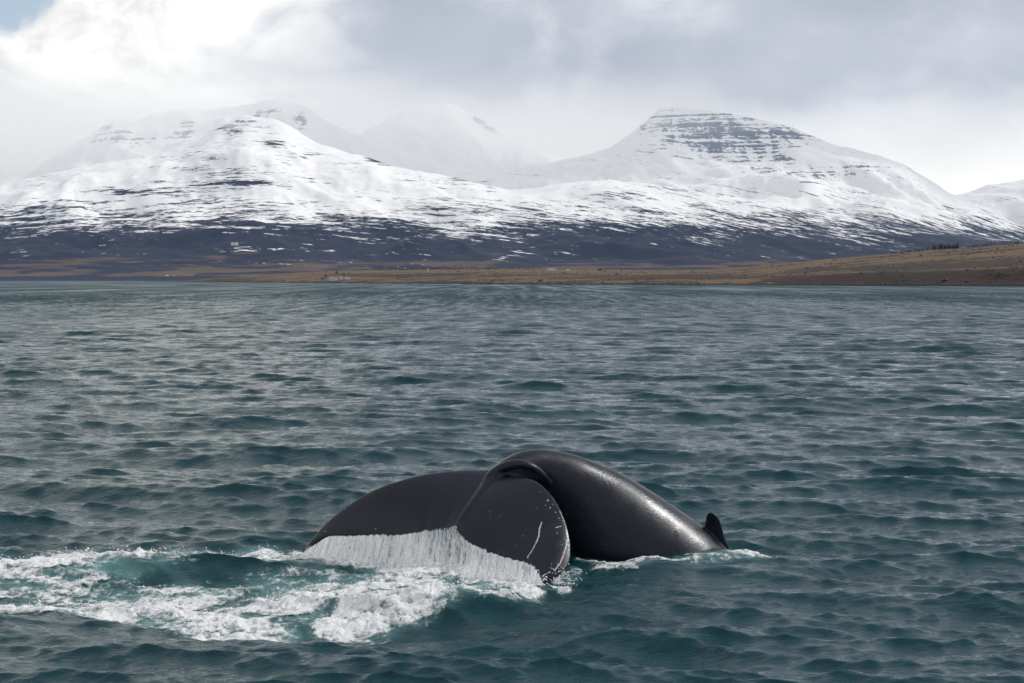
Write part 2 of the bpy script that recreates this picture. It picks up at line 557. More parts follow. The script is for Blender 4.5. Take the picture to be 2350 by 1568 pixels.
crag1 = px_attr(lambda px, py: 0.0 * px + 0.9 * np.exp(-((px - 566) / 26) ** 2 - ((py - 276) / 8) ** 2))
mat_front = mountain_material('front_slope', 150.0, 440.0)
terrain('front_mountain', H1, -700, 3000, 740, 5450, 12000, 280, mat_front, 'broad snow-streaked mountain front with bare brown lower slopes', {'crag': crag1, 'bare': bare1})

c2 = prof([(-700, 520), (-300, 460), (0, 415), (75, 398), (150, 348), (225, 306), (260, 284), (310, 281), (375, 266), (425, 258), (500, 252), (575, 243), (610, 234), (632, 230), (665, 238), (700, 248),
           (750, 283), (800, 308), (880, 338), (925, 352), (1100, 400), (1400, 450), (1700, 520)])
c2s = c2
c2 = lambda px: c2s(px) + 4.0 * fbm(px / 42.0, 0 * px, 4, 91, ridged=True) * sstep(760, 640, px)
H2 = mountain_h(c2, 12600.0, 9200.0, 1.3, 2600.0, 23, rid=150.0)
crag2 = px_attr(lambda px, py: 1.8 * np.exp(-((px - 612) / 42) ** 2 - ((py - 258 + (px - 612) * 0.25) / 9) ** 2) + 1.4 * np.exp(-((px - 692) / 22) ** 2 - ((py - 275) / 20) ** 2)
                + 1.15 * np.exp(-((px - 285) / 75) ** 2 - ((py - 312) / 22) ** 2) + 1.0 * np.exp(-((px - 480) / 80) ** 2 - ((py - 300) / 20) ** 2))
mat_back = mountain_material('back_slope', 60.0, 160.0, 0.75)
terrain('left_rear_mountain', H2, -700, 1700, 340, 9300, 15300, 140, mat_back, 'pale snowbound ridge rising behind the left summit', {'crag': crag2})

c3 = prof([(600, 420), (760, 345), (830, 310), (880, 285), (930, 258), (970, 245), (1025, 241), (1050, 246), (1100, 276), (1175, 318), (1225, 338), (1300, 376), (1400, 410), (1600, 470)])
H3 = mountain_h(c3, 14200.0, 10800.0, 1.2, 2600.0, 37, rid=150.0)
crag3 = px_attr(lambda px, py: 1.5 * np.exp(-((px - 1110 - (py - 285) * 1.4) / 14) ** 2 - ((py - 285) / 26) ** 2))
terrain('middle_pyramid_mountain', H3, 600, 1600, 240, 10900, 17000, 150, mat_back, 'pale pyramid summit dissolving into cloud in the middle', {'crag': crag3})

c4 = prof([(900, 440), (1100, 400), (1250, 382), (1390, 346), (1440, 312), (1475, 284), (1510, 254), (1530, 248), (1555, 249), (1625, 258), (1725, 277), (1795, 293), (1850, 314), (1915, 338), (1965, 348), (2075, 383),
           (2125, 412), (2175, 447), (2275, 493), (2350, 528), (2500, 585), (2800, 620)])
D4 = lambda px: np.interp(px, [900, 1550, 2350, 2800], [11400, 11400, 9800, 9400])
H4 = mountain_h(c4, D4, 7600.0, 1.35, 2400.0, 51, rid=150.0)
crag4 = px_attr(lambda px, py: 1.02 * np.exp(-((px - 1640 - (py - 305) * 0.7) / 165) ** 4 - ((py - 308 - (px - 1640) * 0.1) / 60) ** 4) + 0.95 * np.exp(-((px - 1830) / 90) ** 2 - ((py - 312) / 14) ** 2) + 0.8 * np.exp(-((px - 1920) / 130) ** 2 - ((py - 400) / 22) ** 2))
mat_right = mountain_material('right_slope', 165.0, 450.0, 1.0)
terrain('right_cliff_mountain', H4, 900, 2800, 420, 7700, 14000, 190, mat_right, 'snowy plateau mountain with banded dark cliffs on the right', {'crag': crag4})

c5 = prof([(1900, 560), (2050, 500), (2150, 468), (2200, 450), (2260, 433), (2350, 414), (2500, 370), (2700, 340), (3000, 330)])
H5 = mountain_h(c5, 15000.0, 11500.0, 1.2, 2600.0, 67, rid=150.0)
zero = px_attr(lambda px, py: 0.0 * px)
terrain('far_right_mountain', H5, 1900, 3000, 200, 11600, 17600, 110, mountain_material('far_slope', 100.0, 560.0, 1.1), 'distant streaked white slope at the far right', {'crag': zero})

# ------------------------------------------------------------------ the low near headland
cp_ = prof([(330, 648.4), (400, 646.6), (440, 643), (500, 638), (600, 631), (700, 625), (800, 621), (950, 619.5), (1100, 619), (1300, 619.5), (1500, 620), (1620, 619), (1700, 614), (1800, 605),
            (1900, 596), (2000, 587), (2100, 578), (2200, 571), (2350, 560), (2600, 545), (3200, 520)])
SH = lambda px: np.interp(px, [330, 430, 600, 800, 1175, 1600, 1900, 2350, 2700, 3200], [3600, 3150, 2560, 2080, 1560, 1300, 1205, 1100, 1050, 1000])
CRD = lambda px: SH(px) * np.interp(px, [330, 800, 1600, 2350, 3200], [1.12, 1.45, 1.7, 1.6, 1.6])
BK = lambda px: np.interp(px, [330, 500, 800, 1200, 1700, 1900, 2350, 3200], [0.5, 1.5, 1.8, 2.2, 3.0, 8.0, 11.5, 12])


def HP(u, y):
    px = 1175 + u * FP
    x = u * y
    s0 = SH(px) + 14 * fbm(x / 90.0, 0 * x, 4, 3)
    D = CRD(px)
    hc = (YH - cp_(px)) / FP * D + CAM_H
    bk = BK(px)
    t = (y - s0) / (D - s0)
    tt = np.clip(t, 0, 1)
    rise = bk * sstep(0, 1, (y - s0) / 34.0)
    h = -1.0 + sstep(-12, 4, y - s0) * 1.4 + rise + (hc - bk) * tt ** 1.15
    h = h + (0.9 * fbm(x / 130.0, y / 90.0, 4, 8) + 0.5 * fbm(x / 30, y / 30, 3, 18)) * np.clip(tt * 6, 0, 1) * np.clip(hc / 20, 0.3, 1.6)
    h = h + 1.2 * fbm(x / 16.0, y / 16.0, 3, 28) * np.exp(-(((y - s0) - 18) / 16) ** 2) * np.clip(bk / 8, 0, 1)
    dn = np.clip((y - D) / (0.75 * D), 0, 1)
    return h - dn * (hc + 6)


def headland_material():
    m, nt = new_mat('headland_ground')
    P = nt.n('ShaderNodeNewGeometry').outputs['Position']
    xyz = nt.n('ShaderNodeSeparateXYZ'); nt.put(xyz.inputs[0], P)
    z = xyz.outputs[2]
    heath = nt.attr('heath')
    a = nt.noise(nt.vmul(P, (0.009, 0.012, 0.09)), 1.0, 6.0, 0.62, 0.4)
    b = nt.noise(nt.vmul(P, (0.07, 0.03, 0.6)), 1.0, 6.0, 0.68, 0.2)
    fine = nt.noise(nt.vmul(P, (0.3, 0.3, 0.6)), 1.0, 3.0, 0.6)
    tan = nt.mix(b, (0.095, 0.064, 0.038), (0.215, 0.142, 0.082))
    dark = nt.mix(b, (0.022, 0.018, 0.016), (0.075, 0.052, 0.036))
    f = nt.m('ADD', heath, nt.m('ADD', nt.m('MULTIPLY', nt.m('SUBTRACT', a, 0.5), 1.7), nt.m('MULTIPLY', nt.m('SUBTRACT', b, 0.5), 1.4)))
    col = nt.mix(nt.ss(f, 0.42, 0.56), tan, dark)
    col = nt.mix(nt.m('MULTIPLY', fine, 0.35), col, (0.03, 0.024, 0.02))
    col = nt.mix(nt.ss(z, 1.6, 0.7), col, (0.012, 0.012, 0.014))
    nrm = bump(nt, b, 0.6, 2.0)
    finish(nt, principled(nt, Base_Color=col, Roughness=0.9, Normal=nrm, Specular_IOR_Level=0.1))
    return m


def heath_attr(V, u, y):
    px, py = survey(V)
    s0 = SH(px)
    g = 0.40 + 0 * px
    g += 0.55 * np.exp(-(((y - s0) - 16) / 16) ** 2) * np.clip((BK(px) - 1.0) / 5, 0.15, 1)
    g += 0.45 * np.exp(-((px - 1000) / 170) ** 2 - ((py - 632) / 4.5) ** 2)
    g += 0.40 * np.exp(-((px - 1620) / 330) ** 2 - ((py - 637) / 6) ** 2)
    g += 0.45 * np.exp(-((px - 2230) / 260) ** 2 - ((py - 607 + (px - 2230) * 0.05) / 12) ** 2)
    g += 0.55 * sstep(1850, 2050, px) * np.exp(-((py - 640) / 14) ** 2)
    g += 0.35 * np.exp(-((px - 520) / 90) ** 2 - ((py - 643) / 5) ** 2)
    g -= 0.35 * np.exp(-((px - 1750) / 160) ** 2 - ((py - 648) / 4) ** 2)
    g -= 0.30 * np.exp(-((px - 1100) / 500) ** 2 - ((py - 622) / 3) ** 2)
    return g


terrain('headland', HP, 330, 3200, 620, 960, 4700, 160, headland_material(), 'low tan grassland headland along the far shore', {'heath': heath_attr}, 1.5)


def stand(Hf, px, py, y0, y1):
    """walk outwards along a bearing until the ground is seen at that row"""
    ys = np.linspace(y0, y1, 4000)
    u = np.full_like(ys, XS(px))
    z = Hf(u, ys)
    _, row = survey(np.stack([u * ys, ys, z], -1))
    best = np.minimum.accumulate(row)
    vis = row <= best + 1e-9
    k = np.where(vis & (row <= py))[0]
    i = k[0] if len(k) else int(np.argmin(row))
    return np.array([u[i] * ys[i], ys[i], z[i]])


# ------------------------------------------------------------------ haze
def build_haze():
    m = bpy.data.materials.new('haze_air')
    m.use_nodes = True
    nt = NT(m.node_tree)
    v = nt.n('ShaderNodeVolumePrincipled')
    v.inputs['Color'].default_value = (0.50, 0.72, 1.0, 1)
    v.inputs['Density'].default_value = 0.000015
    v.inputs['Anisotropy'].default_value = 0.1
    v.inputs['Density Attribute'].default_value = ''
    out = nt.n('ShaderNodeOutputMaterial')
    nt.t.links.new(v.outputs[0], out.inputs['Volume'])
    E = 18900.0; z0, z1 = -8.0, 1900.0
    V = np.array([[x, y, z] for z in (z0, z1) for y in (-E, E) for x in (-E, E)])
    F = np.array([[0, 2, 3, 1], [4, 5, 7, 6], [0, 1, 5, 4], [2, 6, 7, 3], [0, 4, 6, 2], [1, 3, 7, 5]])
    me = mesh_np('haze', V, F, False)
    add('haze', me, m, kind='stuff', label='thin bluish haze over the fjord')


build_haze()

# ------------------------------------------------------------------ the whale
def whale_material():
    m, nt = new_mat('whale_skin')
    tc = nt.n('ShaderNodeTexCoord').outputs['Object']
    scar = nt.attr('scar')
    n1 = nt.noise(tc, 3.0, 5.0, 0.55, 0.3)
    n2 = nt.noise(tc, 40.0, 3.0, 0.6)
    n3 = nt.noise(nt.vmul(tc, (1.0, 1.0, 2.5)), 14.0, 4.0, 0.55, 0.5)
    col = nt.mix(n1, (0.003, 0.004, 0.008), (0.009, 0.0105, 0.018))
    sc_f = nt.ss(nt.m('MULTIPLY', scar, nt.m('MULTIPLY_ADD', n2, 2.2, -0.15)), 0.35, 0.6)
    col = nt.mix(sc_f, col, (0.42, 0.42, 0.40))
    h = nt.m('ADD', nt.m('MULTIPLY', n2, 0.0035), nt.m('MULTIPLY', n3, 0.008))
    nrm = bump(nt, h, 0.5, 1.0)
    n4 = nt.noise(nt.vmul(tc, (1.2, 1.2, 1.2)), 1.6, 5.0, 0.6, 0.8)
    rough = nt.ss(n4, 0.34, 0.66, 0.25, 0.42)
    finish(nt, principled(nt, Base_Color=col, Roughness=rough, IOR=1.38, Normal=nrm, Specular_Tint=(0.82, 0.88, 1.0), Coat_Weight=0.1, Coat_Roughness=0.2, Coat_IOR=1.33))
    return m


def loft(L, T, thick, n=70, m=26, ser=0.0, seed=1, bow=0.0, floor=0.07):
    """two-sided fin between a leading and a trailing edge curve"""
    Lc = catmull(L, n); Tc = catmull(T, n)
    chord = Tc - Lc
    if ser > 0:
        s = np.linspace(0, 1, n)
        q = fbm(s * 34, 0 * s, 3, seed) * ser * np.clip(np.linalg.norm(chord, axis=1) * 2, 0, 1)
        Tc = Tc + chord / np.maximum(np.linalg.norm(chord, axis=1, keepdims=True), 1e-6) * q[:, None]
        chord = Tc - Lc
    span = np.gradient((Lc + Tc) / 2, axis=0)
    nor = np.cross(span, chord)
    nor /= np.maximum(np.linalg.norm(nor, axis=1, keepdims=True), 1e-9)
    # fade direction noise at the tips
    for _ in range(6):
        nor[1:-1] = (nor[:-2] + nor[1:-1] * 2 + nor[2:]) / 4
        nor /= np.linalg.norm(nor, axis=1, keepdims=True)
    th = np.interp(np.linspace(0, 1, n), np.linspace(0, 1, len(thick)), thick)
    c = (1 - np.cos(np.linspace(0, math.pi, m))) / 2
    foil = 2.2 * (0.2969 * np.sqrt(c) - 0.126 * c - 0.3516 * c ** 2 + 0.2843 * c ** 3 - 0.0965 * c ** 4) * 2.1
    foil = np.maximum(foil, floor)
    camber = bow * np.sin(math.pi * c)
    cl = np.linalg.norm(chord, axis=1)
    mid = Lc[:, None, :] + chord[:, None, :] * c[None, :, None] + nor[:, None, :] * (camber[None, :, None] * cl[:, None, None])
    up = mid + nor[:, None, :] * (th[:, None, None] * foil[None, :, None])
    lo = mid - nor[:, None, :] * (th[:, None, None] * foil[None, :, None] * 0.8)
    ring = np.concatenate([up, lo[:, ::-1]], 1)
    nr, nc = ring.shape[:2]
    V = ring.reshape(-1, 3)
    F = [tuple(f) for f in grid_faces(nr, nc, True)]
    F.append(tuple(range(nc))[::-1]); F.append(tuple(range((nr - 1) * nc, nr * nc)))
    return V, F, Tc


def tube(pts, n=200, m=110, lat=0.86):
    P = catmull(pts, n)
    c = P[:, :3]; r = np.maximum(P[:, 3], 0.02)
    T = np.gradient(c, axis=0); T /= np.linalg.norm(T, axis=1, keepdims=True)
    V = []
    side0 = np.array([0.25, -1.0, 0.0])
    for i in range(n):
        side = side0 - T[i] * (side0 @ T[i]); side /= np.linalg.norm(side)
        dors = np.cross(T[i], side)
        la = P[i, 4]
        for k in range(m):
            a = 2 * math.pi * k / m
            # slight keel along the back
            rr = r[i] * (1 + 0.05 * max(0, math.cos(a)) ** 6)
            V.append(c[i] + dors * rr * math.cos(a) + side * rr * la * math.sin(a))
    F = [tuple(f) for f in grid_faces(n, m, True)]
    F.append(tuple(range(m))[::-1]); F.append(tuple(range((n - 1) * m, n * m)))
    return np.array(V), F


def P3(l):
    return np.array([at(*p) for p in l])


trail_left = [(1046, 1207, 24.90), (1022, 1213, 24.98), (1000, 1216, 25.05), (950, 1224, 25.2), (900, 1230, 25.35), (850, 1229, 25.5), (800, 1232, 25.65), (757, 1232, 25.8), (728, 1248, 25.92), (695, 1268, 26.03)]
lead_left = [(1160, 1078, 25.95), (1100, 1079, 25.9), (1040, 1081, 25.88), (960, 1092, 25.86), (880, 1116, 25.86), (820, 1146, 25.9), (760, 1190, 25.95), (722, 1230, 26.0), (704, 1254, 26.03), (692, 1267, 26.05)]
trail_near = [(1046, 1207, 24.90), (1054, 1226, 24.76), (1076, 1245, 24.6), (1110, 1263, 24.45), (1150, 1278, 24.3), (1195, 1290, 24.13), (1220, 1299, 24.04), (1234, 1316, 23.97), (1241, 1332, 23.92), (1247, 1345, 23.88)]
lead_near = [(1150, 1090, 25.62), (1195, 1094, 25.44), (1232, 1106, 25.28), (1263, 1134, 25.10), (1287, 1172, 24.9), (1302, 1212, 24.7), (1310, 1255, 24.5), (1306, 1292, 24.28), (1286, 1320, 24.06), (1252, 1347, 23.89)]


def build_whale():
    spine = [(1800, 1640, 28.6, 1.35, 0.95), (1690, 1500, 27.8, 1.25, 0.95), (1587, 1384, 27.35, 1.10, 0.95), (1511, 1324, 27.1, 1.12, 0.9), (1426, 1242, 26.9, 0.98, 0.86), (1348, 1165, 26.7, 0.78, 0.82),
             (1282, 1104, 26.42, 0.51, 0.82), (1230, 1074, 26.18, 0.305, 0.84), (1186, 1081, 25.95, 0.27, 0.85), (1146, 1103, 25.66, 0.225, 0.85), (1116, 1134, 25.4, 0.165, 0.9), (1080, 1172, 25.12, 0.10, 1.0), (1056, 1198, 24.95, 0.05, 1.0)]
    pts = [list(at(a, b, d)) + [r, la] for a, b, d, r, la in spine]
    bm = bmesh.new()

    def put(V, F):
        vs = [bm.verts.new(v) for v in V]
        for f in F:
            try:
                bm.faces.new([vs[i] for i in f])
            except ValueError:
                pass
    put(*tube(pts))
    # the raised rim where the stock spreads into the near fluke
    rim = [(1104, 1120, 25.42, 0.05, 1.0), (1128, 1090, 25.55, 0.075, 1.0), (1160, 1071, 25.58, 0.085, 1.0), (1194, 1066, 25.57, 0.08, 1.0), (1224, 1075, 25.62, 0.07, 1.0), (1246, 1092, 25.78, 0.06, 1.0), (1260, 1112, 26.0, 0.05, 1.0)]
    put(*tube([list(at(a, b, d)) + [r, la] for a, b, d, r, la in rim], 60, 20))
    V, F, tl = loft(P3(lead_left), P3(trail_left), [0.16, 0.13, 0.11, 0.085, 0.065, 0.045, 0.028], 140, 26, 0.06, 3, 0.03)
    put(V, F)
    V, F, tn = loft(P3(lead_near), P3(trail_near), [0.17, 0.14, 0.115, 0.09, 0.065, 0.045, 0.028], 140, 26, 0.06, 5, -0.03)
    put(V, F)
    fl = P3([(1676, 1310, 27.2), (1675, 1266, 27.15), (1662, 1230, 27.12), (1655, 1204, 27.1), (1648, 1187, 27.08), (1636, 1176, 27.06)])
    ft = P3([(1575, 1235, 27.2), (1604, 1213, 27.15), (1617, 1206, 27.12), (1620, 1196, 27.1), (1621, 1185, 27.08), (1627, 1176, 27.06)])
    V, F, _ = loft(fl, ft, [0.15, 0.12, 0.09, 0.075, 0.065, 0.06], 50, 22, floor=0.3)
    put(V, F)
    bmesh.ops.recalc_face_normals(bm, faces=bm.faces)
    me0 = bpy.data.meshes.new('whale_rough')
    bm.to_mesh(me0); bm.free()
    tmp = bpy.data.objects.new('whale_rough', me0)
    C.objects.link(tmp)
    rm = tmp.modifiers.new('r', 'REMESH'); rm.mode = 'VOXEL'; rm.voxel_size = 0.0145
    sm = tmp.modifiers.new('s', 'SMOOTH'); sm.factor = 0.5; sm.iterations = 3
    dg = bpy.context.evaluated_depsgraph_get()
    me = bpy.data.meshes.new_from_object(tmp.evaluated_get(dg))
    bpy.data.objects.remove(tmp); bpy.data.meshes.remove(me0)
    me.name = 'humpback_whale'
    n = len(me.vertices)
    co = np.empty(n * 3, np.float32); me.vertices.foreach_get('co', co); co = co.reshape(-1, 3)
    px, py = survey(co)
    # pale scratches and rubbed rims on the near fluke
    scar = np.zeros(n)

    def stroke(pl, wpx, wt):
        nonlocal scar
        pl = np.array(pl, float)
        for a, b in zip(pl[:-1], pl[1:]):
            ab = b - a
            t = np.clip(((px - a[0]) * ab[0] + (py - a[1]) * ab[1]) / (ab @ ab), 0, 1)
            d = np.hypot(px - a[0] - t * ab[0], py - a[1] - t * ab[1])
            scar = np.maximum(scar, wt * np.clip(1.25 - d / wpx, 0, 1))
    fr = co[:, 1] < 25.4
    stroke([(1243, 1200), (1238, 1214), (1237, 1230), (1230, 1246)], 2.3, 0.95)
    stroke([(1230, 1246), (1222, 1262), (1210, 1280)], 1.6, 0.8)
    stroke([(1303, 1232), (1300, 1252), (1294, 1272), (1286, 1292), (1272, 1310)], 2.2, 0.9)
    stroke([(1300, 1216), (1304, 1240)], 2.4, 0.7)
    stroke([(1248, 1320), (1262, 1313)], 2.0, 0.7)
    stroke([(1276, 1211), (1288, 1208)], 1.6, 0.8)
    stroke([(1284, 1172), (1296, 1200)], 1.6, 0.6)
    rs = random.Random(12)
    for _ in range(34):
        x_, y_ = rs.uniform(1080, 1290), rs.uniform(1120, 1300)
        a_, l_ = rs.uniform(0.6, 2.4), rs.uniform(6, 30)
        stroke([(x_, y_), (x_ + l_ * math.cos(a_), y_ + l_ * math.sin(a_))], rs.uniform(0.9, 1.5), rs.uniform(0.34, 0.5))
    scar *= fr
    left = np.zeros(n)
    keep = scar.copy(); scar = np.zeros(n)
    stroke([(698, 1258), (712, 1240), (722, 1226)], 2.6, 0.8)
    stroke([(702, 1262), (712, 1252)], 1.8, 0.8)
    scar = np.maximum(keep, scar * (px < 760))
    a_ = me.attributes.new('scar', 'FLOAT', 'POINT')
    a_.data.foreach_set('value', scar.astype(np.float32))
    me.polygons.foreach_set('use_smooth', np.ones(len(me.polygons), bool))
    me.materials.clear()
    w = add('humpback_whale', me, whale_material(), label='black whale arching to dive, tail flukes raised and streaming water', cat='whale')
    # barnacles: small domes set on the skin
    from mathutils.bvhtree import BVHTree
    vv = [Vector(v) for v in co]
    bv = BVHTree.FromPolygons(vv, [tuple(p.vertices) for p in me.polygons])
    o = Vector((0, 0, CAM_H))
    bm = bmesh.new()
    spots = [(1257, 1149, 3.2), (1252, 1160, 1.6), (1262, 1166, 2.2), (1268, 1158, 1.5), (1275, 1176, 2.2), (1282, 1190, 2.0), (1291, 1196, 1.8), (1297, 1206, 2.6), (1278, 1224, 2.0), (1299, 1226, 2.6), (1302, 1236, 2.2),
             (1240, 1130, 1.2), (1290, 1250, 1.6), (1200, 1230, 1.2), (1292, 1268, 2.0), (867, 1226, 2.4), (862, 1214, 1.6), (872, 1230, 1.6), (747, 1220, 1.8), (792, 1169, 1.3), (703, 1258, 2.2), (706, 1250, 1.8), (700, 1263, 1.8), (1300, 1180, 1.2)]
    for (sx, sy, rp) in spots:
        d = Vector(at(sx, sy, 30.0)) - o
        hit, nn, idx, dist = bv.ray_cast(o, d.normalized())
        if hit is None or dist > 27.5:
            continue
        r = rp * dist / FP
        q = nn.to_track_quat('Z', 'Y').to_matrix().to_4x4()
        res = bmesh.ops.create_icosphere(bm, subdivisions=1, radius=r, matrix=Matrix.Translation(hit) @ q @ Matrix.Diagonal((1, 1, 0.6, 1)))
    me2 = bpy.data.meshes.new('barnacle'); bm.to_mesh(me2); bm.free()
    m2, nt = new_mat('barnacle_shell')
    finish(nt, principled(nt, Base_Color=(0.30, 0.31, 0.29), Roughness=0.7))
    add('barnacle', me2, m2, parent=w, kind='stuff')
    return tl, tn


TL, TN = build_whale()

# ------------------------------------------------------------------ water falling from the flukes
EDGE = np.vstack([TL[::-1], TN[1:]])          # far tip -> notch -> near tip
seg = np.concatenate([[0], np.cumsum(np.linalg.norm(np.diff(EDGE, axis=0), axis=1))])
ELEN = seg[-1]


def edge_at(s):
    return np.stack([np.interp(s, seg, EDGE[:, k]) for k in range(3)], -1)


def curtain_material():
    m, nt = new_mat('falling_water')
    den = nt.attr('body')
    df = nt.n('ShaderNodeBsdfDiffuse'); df.inputs['Color'].default_value = (0.97, 0.975, 0.98, 1)
    tr = nt.n('ShaderNodeBsdfTranslucent'); tr.inputs['Color'].default_value = (0.97, 0.975, 0.98, 1)
    mx = nt.n('ShaderNodeMixShader'); mx.inputs[0].default_value = 0.5
    nt.put(mx.inputs[1], df.outputs[0]); nt.put(mx.inputs[2], tr.outputs[0])
    tp = nt.n('ShaderNodeBsdfTransparent')
    mm = nt.n('ShaderNodeMixShader')
    nt.put(mm.inputs[0], den); nt.put(mm.inputs[1], tp.outputs[0]); nt.put(mm.inputs[2], mx.outputs[0])
    finish(nt, mm.outputs[0])
    return m


def build_curtain():
    mat = curtain_material()
    Vs, Fs, Ds = [], [], []
    off = 0
    out_dir = np.array([-0.06, -1.0, 0.0])
    for layer in range(3):
        ns, ntt = 620, 34
        s = np.linspace(0.02, ELEN - 0.01, ns)
        t = np.linspace(0, 1, ntt)
        E = edge_at(s)
        S, T = np.meshgrid(s, t, indexing='ij')
        drop = (E[:, 2] + 0.10)[:, None] * T
        sw = fbm(S * 6 + layer * 9, T * 0.8, 3, 80 + layer)
        outw = (0.02 + 0.05 * layer) * T ** 0.6 + 0.05 * sw * T + 0.42 * T ** 1.35 * (1 - 0.9 * sstep(0.75, 0.15, ELEN - S)) + 0.025 * fbm(S * 26, T * 2.0, 2, 90 + layer) * T
        lat = 0.05 * fbm(S * 4, T * 1.2, 2, 70 + layer) * T
        V = E[:, None, :] + np.array([0, 0, -1.0]) * drop[..., None] + out_dir * (outw * (1 + drop))[..., None] + np.array([0.9, -0.42, 0]) * lat[..., None]
        V[..., 2] += 0.01
        Sw = S + 0.10 * fbm(S * 2.2, T * 1.5, 3, 55 + layer) * T + 0.05 * T * layer
        big = fbm(S * 3.1 + layer, T * 0.6, 3, 58 + layer)
        st = fbm(Sw * 13 + 3 * layer, T * drop * 3.2 + layer, 4, 60 + layer, 0.7)
        st2 = fbm(Sw * 38, T * drop * 22 + layer, 3, 65 + layer, 0.6)
        notch = np.exp(-((S - seg[len(TL) - 1] + 0.15) / 0.55) ** 2)
        d = 0.55 - 0.45 * notch + 1.9 * st + 1.1 * st2 + 0.9 * big + 0.55 * T ** 2 - 0.04 * layer
        d = np.clip(d, 0, 1) * sstep(-0.01, 0.05, T + 0.04 * st + 0.02) * (0.92 - 0.35 * notch * (1 - T))
        d *= sstep(0, 0.1, S) * sstep(0, 0.08, ELEN - S)
        # torn lower hem
        d *= 1 - 0.9 * sstep(0.80, 1.0, T + 0.25 * fbm(S * 9, T * 3, 3, 33 + layer))
        Vs.append(V.reshape(-1, 3)); Fs.append(grid_faces(ns, ntt) + off); Ds.append(d.ravel())
        off += ns * ntt
    me = mesh_np('falling_water', np.vstack(Vs), np.vstack(Fs), True, {'body': np.concatenate(Ds)})
    add('falling_water', me, mat, kind='stuff', label='white sheet of water pouring off the fluke edge', cat='water')

    # separate strands and drops
    n = 1300
    s = rng.uniform(0.02, ELEN - 0.02, n)
    E = edge_at(s)
    top = rng.uniform(-0.05, 0.75, n).clip(0, 1)
    ln = rng.uniform(0.04, 0.2, n)
    rad = rng.uniform(0.003, 0.009, n)
    depth = rng.uniform(0.0, 0.26, n)
    a = E.copy(); hgt = E[:, 2] + 0.05
    a[:, 2] -= hgt * top
    o = depth * (0.15 + top) + 0.42 * top ** 1.35 * (1 + E[:, 2] * top) * (1 - 0.9 * sstep(0.75, 0.15, ELEN - s))
    a[:, 0] -= 0.06 * o + rng.normal(0, 0.015, n); a[:, 1] -= 1.0 * o
    b = a.copy(); b[:, 2] -= np.minimum(ln, hgt * (1 - top) + 0.05)
    b[:, 1] -= 0.03 * ln
    md = a * 0.4 + b * 0.6
    k = 4
    V = [a]
    for q in range(k):
        an = 2 * math.pi * q / k
        V.append(md + np.stack([np.cos(an) * rad, np.sin(an) * rad, 0 * rad], -1))
    V.append(b)
    V = np.stack(V, 1).reshape(-1, 3)
    base = np.arange(n)[:, None] * (k + 2)
    F = []
    for q in range(k):
        F.append(np.concatenate([base, base + 1 + q, base + 1 + (q + 1) % k], 1))
        F.append(np.concatenate([base + 1 + k, base + 1 + (q + 1) % k, base + 1 + q], 1))
    me = mesh_np('water_strands', V, np.concatenate(F), True, {'body': np.full(len(V), 0.9)})
    add('water_strands', me, mat, kind='stuff', label='thin strands of water trickling from the flukes')


build_curtain()


def octa(name, C0, R, mat, label, squash=1.0):
    n = len(C0)
    dirs = np.array([[1, 0, 0], [-1, 0, 0], [0, 1, 0], [0, -1, 0], [0, 0, squash], [0, 0, -squash]], float)
    V = (C0[:, None, :] + dirs[None] * R[:, None, None]).reshape(-1, 3)
    f = np.array([[0, 2, 4], [2, 1, 4], [1, 3, 4], [3, 0, 4], [2, 0, 5], [1, 2, 5], [3, 1, 5], [0, 3, 5]])
    F = (np.arange(n)[:, None, None] * 6 + f[None]).reshape(-1, 3)
    me = mesh_np(name, V, F, True)
    return add(name, me, mat, kind='stuff', label=label)


# ------------------------------------------------------------------ foam lying on the water
def foam_material():
    m, nt = new_mat('foam')
    P = nt.n('ShaderNodeNewGeometry').outputs['Position']
    th = nt.attr('thick')
    n = nt.noise(P, 30.0, 4.0, 0.6)
    n2 = nt.noise(P, 9.0, 5.0, 0.62, 0.3)
    col = nt.mix(nt.ss(th, 0.02, 0.5), (0.36, 0.50, 0.50), (0.82, 0.84, 0.85))
    al = nt.m('ADD', nt.m('MULTIPLY', th, 1.35), nt.m('MULTIPLY', nt.m('SUBTRACT', n2, 0.5), 2.3))
    al = nt.m('ADD', al, nt.m('MULTIPLY', nt.m('SUBTRACT', n, 0.5), 0.8))
    al = nt.ss(al, 0.08, 1.0)
    nrm = bump(nt, nt.m('ADD', nt.m('MULTIPLY', n, 0.4), n2), 0.8, 0.07)
    sh = principled(nt, Base_Color=col, Roughness=0.55, Normal=nrm, Specular_IOR_Level=0.3)
    tp = nt.n('ShaderNodeBsdfTransparent')
    mx = nt.n('ShaderNodeMixShader')
    nt.put(mx.inputs[0], al); nt.put(mx.inputs[1], tp.outputs[0]); nt.put(mx.inputs[2], sh)
    finish(nt, mx.outputs[0])
    return m


